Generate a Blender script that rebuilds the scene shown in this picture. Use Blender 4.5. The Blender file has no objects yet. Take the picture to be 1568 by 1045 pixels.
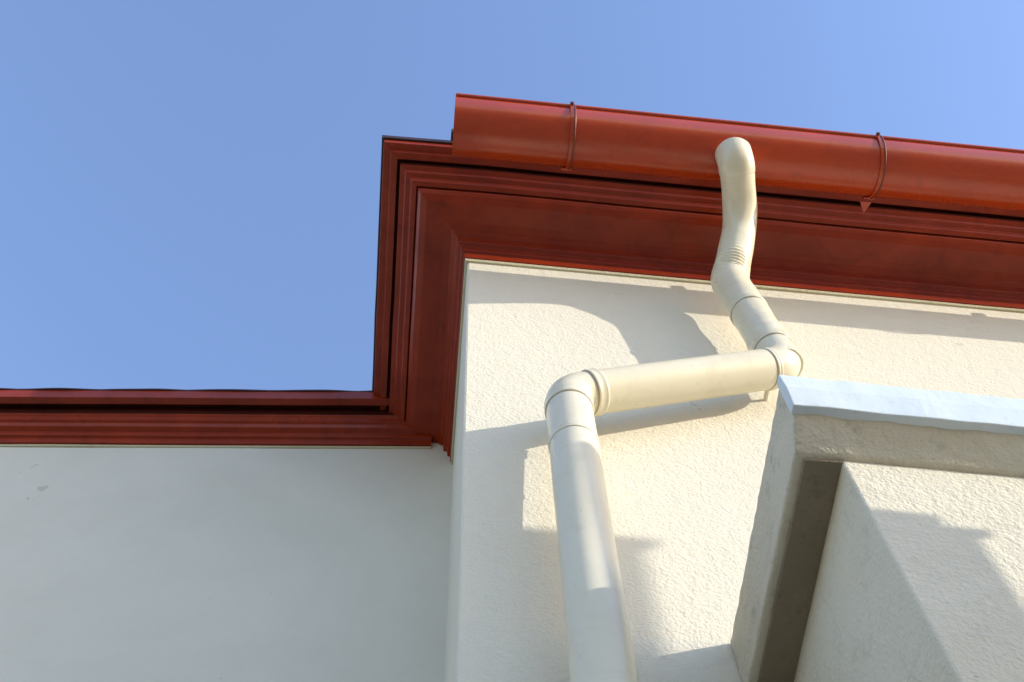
import bpy, bmesh, math, random
from mathutils import Vector, Matrix, noise
random.seed(4)
scene=bpy.context.scene
COL=scene.collection
SUN=Vector((2.2,-1.0,0.83))     # direction towards the sun
GZ=-1.6                          # ground level (camera at eye height, z=0)

# ------------------------------------------------------------ materials
def newmat(name):
    m=bpy.data.materials.new(name); m.use_nodes=True
    nt=m.node_tree
    return m,nt,nt.nodes,nt.links,nt.nodes["Principled BSDF"]
def noise_n(N,L,co,scale,detail=4,rough=0.55,dist=0.0):
    n=N.new("ShaderNodeTexNoise"); n.inputs["Scale"].default_value=scale
    n.inputs["Detail"].default_value=detail; n.inputs["Roughness"].default_value=rough
    n.inputs["Distortion"].default_value=dist
    L.new(co,n.inputs["Vector"]); return n
def ramp(N,L,fac,p0,p1,c0=(0,0,0,1),c1=(1,1,1,1)):
    r=N.new("ShaderNodeValToRGB"); e=r.color_ramp.elements
    e[0].position=p0; e[1].position=p1; e[0].color=c0; e[1].color=c1
    L.new(fac,r.inputs["Fac"]); return r
def mix(N,L,fac,a,b):
    m=N.new("ShaderNodeMix"); m.data_type='RGBA'
    if hasattr(fac,'is_linked'): L.new(fac,m.inputs["Factor"])
    else: m.inputs["Factor"].default_value=fac
    for v,i in ((a,6),(b,7)):
        if hasattr(v,'is_linked'): L.new(v,m.inputs[i])
        else: m.inputs[i].default_value=(*v,1)
    return m.outputs[2]
def mulv(N,L,s,k):
    m=N.new("ShaderNodeMath"); m.operation='MULTIPLY'; L.new(s,m.inputs[0])
    if hasattr(k,'is_linked'): L.new(k,m.inputs[1])
    else: m.inputs[1].default_value=k
    return m.outputs[0]
def bump(N,L,h,strength,dist,prev=None):
    b=N.new("ShaderNodeBump"); b.inputs["Strength"].default_value=strength
    b.inputs["Distance"].default_value=dist; L.new(h,b.inputs["Height"])
    if prev is not None: L.new(prev,b.inputs["Normal"])
    return b.outputs["Normal"]

def stucco(name,c,c2,grain=1.0,cracks=0.0,dirt=0.25):
    m,nt,N,L,P=newmat(name)
    co=N.new("ShaderNodeTexCoord").outputs["Object"]
    big=noise_n(N,L,co,1.6,4,0.6,0.4)
    base=mix(N,L,ramp(N,L,big.outputs["Fac"],0.35,0.7).outputs["Color"],c,c2)
    sp=noise_n(N,L,co,26,4,0.7)
    base=mix(N,L,mulv(N,L,ramp(N,L,sp.outputs["Fac"],0.56,0.8).outputs["Color"],dirt),base,tuple(x*0.66 for x in c2))
    n1=noise_n(N,L,co,140,2,0.65); n2=noise_n(N,L,co,34,3,0.6,0.5)
    nor=bump(N,L,n2.outputs["Fac"],0.5,0.0045*grain)
    nor=bump(N,L,n1.outputs["Fac"],0.7,0.0032*grain,nor)
    pt=noise_n(N,L,co,17,3,0.6)
    pr=ramp(N,L,pt.outputs["Fac"],0.725,0.74)
    base=mix(N,L,mulv(N,L,pr.outputs["Color"],0.35),base,tuple(x*0.45 for x in c2))
    if cracks>0:
        w=noise_n(N,L,co,3,3,0.6)
        add=N.new("ShaderNodeVectorMath"); add.operation='MULTIPLY_ADD'
        L.new(w.outputs["Color"],add.inputs[0]); add.inputs[1].default_value=(.35,.35,.35); L.new(co,add.inputs[2])
        v=N.new("ShaderNodeTexVoronoi"); v.feature='DISTANCE_TO_EDGE'; v.inputs["Scale"].default_value=1.7
        L.new(add.outputs[0],v.inputs["Vector"])
        cr=ramp(N,L,v.outputs["Distance"],0.0,0.0022,(1,1,1,1),(0,0,0,1))
        msk=ramp(N,L,noise_n(N,L,co,2.2,1).outputs["Fac"],0.58,0.64)
        base=mix(N,L,mulv(N,L,mulv(N,L,cr.outputs["Color"],msk.outputs["Color"]),cracks),base,(0.35,0.31,0.25))
    L.new(base,P.inputs["Base Color"]); L.new(nor,P.inputs["Normal"])
    P.inputs["Roughness"].default_value=0.9; P.inputs["Specular IOR Level"].default_value=0.2
    return m

def paint(name,c,c2,rough=0.38,wear=0.5,bumpd=0.0006,stain=None,spec=0.5,blot=0.0,blotc=None,coat=0.0):
    m,nt,N,L,P=newmat(name)
    co=N.new("ShaderNodeTexCoord").outputs["Object"]
    a=noise_n(N,L,co,4,4,0.65,0.5)
    base=mix(N,L,ramp(N,L,a.outputs["Fac"],0.3,0.7).outputs["Color"],c,c2)
    if blot>0:
        bl=noise_n(N,L,co,13,5,0.7,0.8)
        base=mix(N,L,mulv(N,L,ramp(N,L,bl.outputs["Fac"],0.5,0.72).outputs["Color"],blot),base,blotc)
    sp=noise_n(N,L,co,55,4,0.7)
    base=mix(N,L,mulv(N,L,ramp(N,L,sp.outputs["Fac"],0.63,0.74).outputs["Color"],wear),base,stain or tuple(x*0.45+0.01 for x in c2))
    L.new(base,P.inputs["Base Color"])
    rr=ramp(N,L,a.outputs["Fac"],0.3,0.75,(rough*.75,)*3+(1,),(min(1,rough*1.35),)*3+(1,))
    L.new(rr.outputs["Color"],P.inputs["Roughness"])
    P.inputs["Specular IOR Level"].default_value=spec
    P.inputs["Coat Weight"].default_value=coat; P.inputs["Coat Roughness"].default_value=0.16
    n=bump(N,L,noise_n(N,L,co,14,3,0.6).outputs["Fac"],0.5,bumpd*4)
    n=bump(N,L,sp.outputs["Fac"],0.5,bumpd,n)
    L.new(n,P.inputs["Normal"])
    return m

M_wall=stucco("cream_stucco",(0.75,0.70,0.575),(0.725,0.67,0.54),1.0,0.2,0.18)
M_wing=stucco("smooth_stucco",(0.73,0.70,0.60),(0.66,0.63,0.53),0.3,0,0.1)
M_pier=stucco("rough_stucco",(0.73,0.68,0.555),(0.65,0.595,0.465),1.3,0.3,0.45)
M_capside=stucco("weathered_render",(0.64,0.59,0.47),(0.50,0.45,0.34),1.2,0,0.8)
M_soffit=stucco("dark_brown_soffit",(0.30,0.25,0.17),(0.20,0.16,0.11),1.4,0,0.7)  # darker brown for the sheet under the cap's left overhang
M_flash=paint("pale_blue_white_coating",(0.66,0.72,0.75),(0.58,0.66,0.70),0.55,0.35,0.001,None,0.3,0.4,(0.72,0.72,0.69))
M_red=paint("red_oxide_paint",(0.34,0.036,0.006),(0.21,0.020,0.004),0.36,0.5,0.0008,None,0.26,0.5,(0.14,0.014,0.004),0.08)
M_gut=paint("red_gutter_paint",(0.48,0.053,0.008),(0.38,0.038,0.006),0.27,0.3,0.0003,None,0.4,0.25,(0.28,0.028,0.006),0.3)
M_groove=paint("dark_joint",(0.07,0.010,0.004),(0.04,0.007,0.004),0.7,0.3,0.0008,None,0.1)  # darker red for the faces inside the cornice grooves
M_dark=paint("dark_roof_edge",(0.035,0.012,0.010),(0.05,0.018,0.014),0.5,0.5)
M_strap=paint("bracket_metal",(0.22,0.045,0.018),(0.12,0.03,0.014),0.45,0.6)
M_pipe=paint("cream_pipe_paint",(0.755,0.70,0.54),(0.72,0.66,0.49),0.3,0.4,0.0003,(0.46,0.36,0.20),0.5,0.4,(0.60,0.52,0.35))
M_joint=paint("pipe_joint_dirt",(0.34,0.29,0.19),(0.26,0.21,0.13),0.6,0.4)
M_caulk=stucco("sealant",(0.62,0.58,0.40),(0.50,0.45,0.28),1.2,0,0.5)
M_tile=paint("dark_roofing",(0.05,0.035,0.03),(0.08,0.05,0.04),0.8,0.6)
M_ground=stucco("paving",(0.23,0.215,0.185),(0.18,0.17,0.15),1.5)

# ------------------------------------------------------------ helpers
def empty(name):
    e=bpy.data.objects.new(name,None); COL.objects.link(e); return e
def meshobj(name,verts,faces,mat,parent=None,smooth=False):
    me=bpy.data.meshes.new(name); me.from_pydata([tuple(v) for v in verts],[],faces)
    bm=bmesh.new(); bm.from_mesh(me); bmesh.ops.recalc_face_normals(bm,faces=bm.faces); bm.to_mesh(me); bm.free()
    me.materials.append(mat)
    if smooth:
        for p in me.polygons: p.use_smooth=True
    o=bpy.data.objects.new(name,me); COL.objects.link(o)
    if parent: o.parent=parent
    return o
def bevel(o,w,seg=2):
    b=o.modifiers.new("bevel",'BEVEL'); b.width=w; b.segments=seg; b.limit_method='ANGLE'; b.angle_limit=math.radians(35)
def prism(name,outline,z0,z1,mat,parent=None,bev=0):
    n=len(outline)
    v=[(x,y,z0) for x,y in outline]+[(x,y,z1) for x,y in outline]
    f=[tuple(range(n))[::-1],tuple(range(n,2*n))]+[(i,(i+1)%n,n+(i+1)%n,n+i) for i in range(n)]
    o=meshobj(name,v,f,mat,parent)
    if bev: bevel(o,bev)
    return o
def box(name,a,b,mat,parent=None,bev=0):
    return prism(name,[(a[0],a[1]),(b[0],a[1]),(b[0],b[1]),(a[0],b[1])],a[2],b[2],mat,parent,bev)
def roughen(o,vox,amp,size=0.05):
    r=o.modifiers.new("remesh",'REMESH'); r.mode='VOXEL'; r.voxel_size=vox; r.use_smooth_shade=True
    t=bpy.data.textures.new(o.name+"_lumps",'CLOUDS'); t.noise_scale=size; t.noise_depth=3
    d=o.modifiers.new("lumps",'DISPLACE'); d.texture=t; d.strength=amp; d.mid_level=0.5; d.texture_coords='GLOBAL'
def sweep_profile(name,prof,pathfn,npath,mat,parent,groove=None,gmat=None):
    verts=[];faces=[];gi=[]
    k=len(prof)
    for (u,z) in prof:
        for (x,y) in pathfn(u): verts.append((x,y,z))
    for i in range(k-1):
        for j in range(npath-1):
            a=i*npath+j; faces.append((a,a+1,a+1+npath,a+npath)); gi.append(1 if groove and i in groove else 0)
    me=bpy.data.meshes.new(name); me.from_pydata(verts,[],faces); me.materials.append(mat)
    if groove:
        me.materials.append(gmat)
        for p,g in zip(me.polygons,gi): p.material_index=g
    o=bpy.data.objects.new(name,me); COL.objects.link(o); o.parent=parent
    return o

# ------------------------------------------------------------ house
house=empty("stucco_house")
CX,FY=0.055,1.30        # front-left corner of the main block
FS=0.024
def sk(x): return FS*(x-CX)
WS=-0.063               # the wing is turned slightly
def wy(x): return 2.0+WS*(x-CX)
main=prism("front_wall",[(CX,FY),(6,FY+sk(6)),(6,6.2),(CX,6.2)],GZ,3.70,M_wall,house,0.006)
wing=prism("wing_wall",[(0.20,wy(.20)),(-7,wy(-7)),(-7,6.3),(0.20,6.3)],GZ,3.69,M_wing,house)

prof=[(0.0,3.455),(.010,3.455),(.011,3.488),(.020,3.492),(.021,3.520),(.033,3.526),(.036,3.562),(.048,3.570),
      (.052,3.578),(.075,3.584),(.105,3.588),(.135,3.592),(.155,3.602),(.164,3.612),(.165,3.624),(.169,3.624),(.170,3.618),
      (.186,3.622),(.190,3.640),(.206,3.643),(.208,3.652),(.224,3.656),(.2245,3.690),(.234,3.690),(.2345,3.674),(.256,3.678),(.257,3.692),(.280,3.695),(.280,3.722)]
gro={14,21,22}
def jit(i,s): 
    return (noise.noise(Vector((i*0.9,s,3.3))))*0.0018
xs=[0.1+0.22*i for i in range(26)]
def main_path(u):
    pts=[(CX-u,2.12-0.1*i) for i in range(0,7)]
    pts=[(x+jit(i,1.7+u*9),y) for i,(x,y) in enumerate(pts)]
    pts.append((CX-u,FY-u))
    for i,x in enumerate(xs):
        pts.append((x,FY+sk(x)-u+jit(i,7.1+u*11)))
    return pts
npth=len(main_path(0))
cor=sweep_profile("cornice",prof,main_path,npth,M_red,house,gro,M_groove); bevel(cor,0.002,2)
flash=sweep_profile("roof_edge_flashing",[(.276,3.7225),(.287,3.7225),(.289,3.740),(.24,3.743)],main_path,npth,M_dark,house)
bead=sweep_profile("sealant_bead",[(0.0,3.437),(.006,3.438),(.008,3.446),(.006,3.4545),(0,3.4546)],main_path,npth,M_caulk,house)
wprof=[(0.0,3.550),(.012,3.550),(.014,3.572),(.026,3.576),(.028,3.592),(.046,3.598),(.052,3.612),(.062,3.616),(.063,3.630),
       (.072,3.640),(.0725,3.690),(.092,3.690),(.0925,3.668),(.118,3.670),(.120,3.716)]
def wing_path(u):
    return [(x,wy(x)-u+jit(i,4.1+u*12)) for i,x in enumerate([-0.02-0.25*k for k in range(28)])]
wc=sweep_profile("wing_cornice",wprof,wing_path,28,M_red,house,{9,10,11},M_groove); bevel(wc,0.0018,2)
def wing_tile_path(u):
    return [(x,wy(x)-u-0.003*abs(math.sin(x*11.0))-0.002*noise.noise(Vector((x*9,0,0)))) for x in [-0.10-0.02*k for k in range(330)]]
sweep_profile("wing_roof_edge",[(.10,3.7165),(.1215,3.7165),(.1225,3.722),(.05,3.726)],wing_tile_path,330,M_dark,house)
wbead=sweep_profile("wing_sealant_bead",[(0.0,3.538),(.004,3.539),(.006,3.545),(.004,3.5495),(0,3.5496)],wing_path,28,M_caulk,house)
prism("main_roof",[(CX-.27,2.2),(CX-.27,FY-.27),(6,FY+sk(6)-.27),(6,6.2),(CX-.27,6.2)],3.745,3.765,M_tile,house)
prism("wing_roof",[(-0.25,wy(-.25)-.10),(-7,wy(-7)-.10),(-7,6.2),(-0.25,6.2)],3.728,3.744,M_tile,house)
box("roof_tile_end",(CX-.075,FY-.315,3.746),(CX-.045,FY-.16,3.785),M_dark,house,0.004)
box("wing_shade_block",(0.04,1.33,3.766),(0.85,2.3,4.75),M_wall,house,0.01)  # unseen block added on the roof to keep the wing in shade

# ------------------------------------------------------------ gutter
gut=empty("roof_gutter")
GY,GZc,GR=0.93,3.60,0.09
def gprof(r0,r1,n=28):
    pts=[]
    for i in range(n+1):
        a=math.pi+math.pi*i/n
        pts.append((GY+r0*math.cos(a),GZc+r0*math.sin(a)))
    for i in range(n,-1,-1):
        a=math.pi+math.pi*i/n
        pts.append((GY+r1*math.cos(a),GZc+r1*math.sin(a)))
    return pts
gp=gprof(GR,GR-.003)
gx=[-0.012]+[0.1+0.15*i for i in range(40)]
def wob(x): return noise.noise(Vector((x*1.2,0,0)))*0.003
v=[];f=[];k=len(gp)
for i,x in enumerate(gx):
    for (y,z) in gp: v.append((x,y+sk(x),z+wob(x)))
for i in range(len(gx)-1):
    for j in range(k):
        a=i*k+j;b=i*k+(j+1)%k; f.append((a,b,b+k,a+k))
tro=meshobj("gutter_trough",v,f,M_gut,gut,True)
ep=gprof(GR-.0005,GR)[:29]
v=[(-0.0125,y,z) for (y,z) in ep]+[(-0.0095,y,z) for (y,z) in ep]; n=29
f=[tuple(range(n)),tuple(range(n,2*n))]+[(i,(i+1)%n,n+(i+1)%n,n+i) for i in range(n)]
meshobj("end_plate",v,f,M_gut,gut)

def tube(name,pts,rad,mat,parent,seg=32,cap=True):
    pts=[Vector(p) for p in pts]; n=len(pts)
    T=[]
    for i in range(n):
        a=pts[max(0,i-1)];b=pts[min(n-1,i+1)]; T.append((b-a).normalized())
    ref=Vector((1,0,0)) if abs(T[0].x)<.9 else Vector((0,0,1))
    N=(ref-T[0]*ref.dot(T[0])).normalized()
    v=[];f=[]
    for i in range(n):
        N=(N-T[i]*N.dot(T[i])).normalized(); B=T[i].cross(N)
        for s in range(seg):
            a=2*math.pi*s/seg
            d=(N*math.cos(a)+B*math.sin(a))
            r=rad[i](d) if callable(rad[i]) else rad[i]
            v.append(pts[i]+d*r)
    for i in range(n-1):
        for s in range(seg):
            a=i*seg+s;b=i*seg+(s+1)%seg; f.append((a,b,b+seg,a+seg))
    if cap:
        f.append(tuple(range(seg))); f.append(tuple(range((n-1)*seg,n*seg)))
    o=meshobj(name,v,f,mat,parent,True)
    try: o.data.set_sharp_from_angle(angle=math.radians(50))
    except Exception: pass
    return o
tube("front_bead",[(x,GY+sk(x)-GR-.001,GZc+.002+wob(x)) for x in gx],[.0075]*len(gx),M_gut,gut,12)
for si,sx in enumerate((0.335,1.27,2.2,3.13)):
    w=.0055; R=GR+.0035; oy=sk(sx); GYs=GY+oy
    arc=[]
    for i in range(27):
        a=math.pi*0.97+math.pi*1.06*i/26
        arc.append((GYs+R*math.cos(a),GZc+R*math.sin(a)))
    v=[];f=[]
    for (y,z) in arc:
        dy,dz=(y-GYs)/R*0.003,(z-GZc)/R*0.003
        v+= [(sx-w,y,z),(sx+w,y,z),(sx+w,y+dy,z+dz),(sx-w,y+dy,z+dz)]
    for i in range(26):
        for j in range(4):
            a=i*4+j;b=i*4+(j+1)%4; f.append((a,b,b+4,a+4))
    f+=[(0,1,2,3),(104,105,106,107)]
    meshobj(f"gutter_bracket_{si+1}",v,f,M_gut,gut)
    tube(f"bracket_rod_{si+1}",[(sx+.008,GYs+(R+.003)*math.cos(a),GZc+(R+.003)*math.sin(a)) for a in [math.pi*(.98+1.02*i/26) for i in range(27)]],[.0026]*27,M_strap,gut,8)
    box(f"bracket_tab_{si+1}",(sx-.016,GYs+GR-.004,GZc-.035),(sx+.016,GYs+GR+.006,GZc+.02),M_gut,gut,0.003)
    tube(f"bracket_bolt_{si+1}",[(sx,GYs-GR-.016,GZc+.004),(sx,GYs-GR+.01,GZc+.004)],[.006,.006],M_strap,gut,10)
    if si==1:
        meshobj(f"bracket_stay_{si+1}",[(sx-.030,GYs+.098,3.552),(sx+.006,GYs+.098,3.552),(sx-.012,GYs+.135,3.552),
        (sx-.030,GYs+.098,3.558),(sx+.006,GYs+.098,3.558),(sx-.012,GYs+.135,3.558)],[(0,1,2),(3,4,5),(0,1,4,3),(1,2,5,4),(2,0,3,5)],M_gut,gut)

# ------------------------------------------------------------ downpipe
dp=empty("downpipe")
def fillet(P,R,step=0.012):
    P=[Vector(p) for p in P]; out=[P[0]]
    for i in range(1,len(P)-1):
        a,b,c=P[i-1],P[i],P[i+1]
        d1=(a-b).normalized(); d2=(c-b).normalized()
        ang=d1.angle(d2); t=R[i-1]/math.tan(ang/2)
        s=b+d1*t; e=b+d2*t
        cen=b+(d1+d2).normalized()*(R[i-1]/math.sin(ang/2))
        v0=(s-cen); v1=(e-cen); th=v0.angle(v1); m=12
        ax=v0.cross(v1).normalized()
        for k2 in range(m+1):
            out.append(cen+Matrix.Rotation(th*k2/m,3,ax)@v0)
    out.append(P[-1])
    res=[out[0]]
    for i in range(1,len(out)):
        seg=(out[i]-out[i-1]).length; n=max(1,int(seg/step))
        for k2 in range(1,n+1): res.append(out[i-1].lerp(out[i],k2/n))
    return res
A0=(.818,.925,3.512);A1=(.820,.940,3.462);Mi=(.855,1.105,3.425);E2=(.794,1.214,3.205);E3=(.834,1.232,2.686);E4=(.280,1.208,2.405);E5=(.237,1.130,GZ)
R0=.050
up=fillet([A0,A1,Mi,E2,E3],[.035,.15,.10],0.0025)
rad=[]
E2v=Vector(E2); Miv=Vector(Mi)
L=0
for i,p in enumerate(up):
    if i: L+=(p-up[i-1]).length
    d=(p-E2v).length
    r=R0+0.0012*noise.noise(p*9)
    amp=0.0002
    if d<0.10 and (p-Miv).length<(E2v-Miv).length: amp+=0.0021*math.sin(math.pi*min(1,d/.10))
    if d<0.07: r+=0.004*(1-d/.07)
    if L<0.08: r+=0.003*(1-L/.08)+.001
    ph=L*2*math.pi/0.0125
    def rf(dv,r=r,amp=amp,ph=ph,p=p):
        return r+amp*math.sin(ph+3.0*noise.noise(p*18+dv*2))*max(0,0.6-0.4*dv.y)+0.002*noise.noise(p*12+dv*1.6)
    rad.append(rf)
tube("upper_offset_pipe",up,rad,M_pipe,dp,48)
mid=fillet([Vector(E2).lerp(Vector(E3),0.55),E3,E4,E5],[.058,.062],0.015)
tube("lower_pipe",mid,[R0+.0005+0.0009*noise.noise(p*6) for p in mid],M_pipe,dp,40)
def collar(name,a,b,t0,t1,r=.0535):
    a=Vector(a);b=Vector(b);u=(b-a).normalized()
    ps=[];rs=[]
    Ls=t1-t0
    for s,rr in ((0,R0-.004),(0,r-.0007),(.0015,r+.0006),(.005,r+.0006),(.0065,r),(Ls-.0065,r),(Ls-.005,r+.0006),(Ls-.0015,r+.0006),(Ls,r-.0007),(Ls,R0-.004)):
        ps.append(a+u*(t0+s+ (0.0001*len(ps)))); rs.append(rr)
    tube(name,ps,rs,M_pipe,dp,40,False)
    # thin grimy seam where the sleeve ends
    tube(name+"_seam",[a+u*(t1+.0012),a+u*(t1+.0030)],[r-.0008,r-.0012],M_joint,dp,40,False)
l23=(Vector(E3)-Vector(E2)).length
collar("joint_sleeve_a",E2,E3,0.195,0.215,.0525)
collar("joint_sleeve_b",E2,E3,l23-.15,l23-.085,.053)
l34=(Vector(E4)-Vector(E3)).length
collar("joint_sleeve_c",E3,E4,0.045,0.060,.0525)
collar("joint_sleeve_d",E3,E4,l34-.078,l34-.052,.0532)
collar("joint_sleeve_e",E4,E5,0.045,0.075,.0532)
collar("joint_sleeve_f",E4,E5,0.225,0.24,.0518)
for i,q in enumerate(((.80,1.24,2.67),(.262,1.19,1.0),(.246,1.15,-.6))):
    tube(f"clamp_stud_{i+1}",[q,(q[0],1.325,q[2])],[.006,.006],M_pipe,dp,10)
for i,z in enumerate((1.0,-.6)):
    collar(f"clamp_{i+1}",E4,E5,2.405-z-.012,2.405-z+.012,.0535)

# ------------------------------------------------------------ capped pier
pier=empty("capped_stucco_pier")
PSK=0.038
def pskew(o):
    for vv in o.data.vertices:
        if vv.co.y<1.2: vv.co.y+=PSK*(vv.co.x-.53)
    return o
pskew(box("shaft",(.598,.860,GZ),(2.35,1.30,1.575),M_pier,pier,0.004))
def xprism(name,prof,x0,x1,mat,parent,nseg=1,amp=0):
    n=len(prof); v=[];f=[]
    for i in range(nseg+1):
        x=x0+(x1-x0)*i/nseg
        for j,(y,z) in enumerate(prof):
            d=Vector((0,0,0))
            if amp: d=noise.noise_vector(Vector((x*16,y*9+j*1.7,z*9)))*amp
            v.append((x+(d.x if i else 0),y+d.y,z+d.z))
    f=[tuple(range(n)),tuple(range(nseg*n,(nseg+1)*n))]
    for s in range(nseg):
        f+=[(s*n+i,s*n+(i+1)%n,(s+1)*n+(i+1)%n,(s+1)*n+i) for i in range(n)]
    return pskew(meshobj(name,v,f,mat,parent))
low=xprism("cap_body",[(.806,1.703),(.806,1.612),(.854,1.562),(1.31,1.562),(1.31,1.703)],.527,2.42,M_capside,pier)
roughen(low,0.006,0.005,0.04)
upc=xprism("cap_front_coating",[(.797,1.606),(.794,1.66),(.797,1.708),(.815,1.708),(.815,1.606)],.524,2.43,M_flash,pier,110,0.0018)
bevel(upc,0.002,2)
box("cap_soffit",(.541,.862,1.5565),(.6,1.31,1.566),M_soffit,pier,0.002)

# ------------------------------------------------------------ unseen shapes added outside the view to cast shadows
pier_caster=empty("pier_shadow_caster")  # unseen stepped shape added to cast the shadow on the capped pier
box("shaft",(1.80,.13,GZ),(2.211,.20,1.935),M_pier,pier_caster,0.004)
box("caster_slab",(1.78,.12,1.9355),(2.226,.205,1.955),M_pier,pier_caster,0.004)
box("caster_top",(1.83,.13,1.9555),(2.173,.20,1.987),M_pier,pier_caster,0.008)
box("pipe_shade_panel",(2.40,.18,GZ),(2.66,.20,2.90),M_pier,pier_caster,0.004)  # thin unseen panel added to shade the downpipe
wall_caster=empty("wall_shadow_caster")  # unseen block sized to cast the soft shadow on the front wall
box("caster_block",(3.47,-.30,GZ),(3.74,-.20,3.22),M_pier,wall_caster,0.01)
box("caster_block_top",(3.46,-.31,3.221),(3.75,-.19,3.26),M_pier,wall_caster,0.01)

# ------------------------------------------------------------ ground
S=600
g=meshobj("ground",[(-S,-S,GZ),(S,-S,GZ),(S,S,GZ),(-S,S,GZ)],[(0,1,2,3)],M_ground)

# ------------------------------------------------------------ light
w=bpy.data.worlds.new("World"); scene.world=w; w.use_nodes=True
nt=w.node_tree; bg=nt.nodes["Background"]
sky=nt.nodes.new("ShaderNodeTexSky"); sky.sky_type='NISHITA'; sky.sun_disc=False
sky.sun_elevation=math.asin(SUN.normalized().z); sky.sun_rotation=math.atan2(SUN.x,SUN.y)
sky.air_density=1.5; sky.dust_density=0.6; sky.ozone_density=1.4
gain=nt.nodes.new("ShaderNodeVectorMath"); gain.operation='MULTIPLY'; gain.inputs[1].default_value=(1.92,1.98,2.52)
nt.links.new(sky.outputs[0],gain.inputs[0]); nt.links.new(gain.outputs[0],bg.inputs[0]); bg.inputs[1].default_value=0.15
sl=bpy.data.lights.new("sun","SUN"); sl.energy=4.9; sl.angle=math.radians(0.4); sl.color=(1,.93,.80)
so=bpy.data.objects.new("sun",sl); COL.objects.link(so); so.rotation_euler=(-SUN).to_track_quat('-Z','Y').to_euler()

# ------------------------------------------------------------ camera
cam=bpy.data.cameras.new("camera"); co=bpy.data.objects.new("camera",cam); COL.objects.link(co)
cam.sensor_width=36; cam.lens=42.96; cam.clip_start=0.02; cam.clip_end=3000
r=Vector((.9964,-.082,-.0238)).normalized(); fw=Vector((.0555,.4101,.9104)); fw=(fw-r*fw.dot(r)).normalized(); u=r.cross(fw)
co.matrix_world=Matrix(((r.x,u.x,-fw.x,0),(r.y,u.y,-fw.y,0),(r.z,u.z,-fw.z,0),(0,0,0,1)))
scene.camera=co
scene.view_settings.view_transform='Standard'; scene.view_settings.look='None'; scene.view_settings.exposure=0
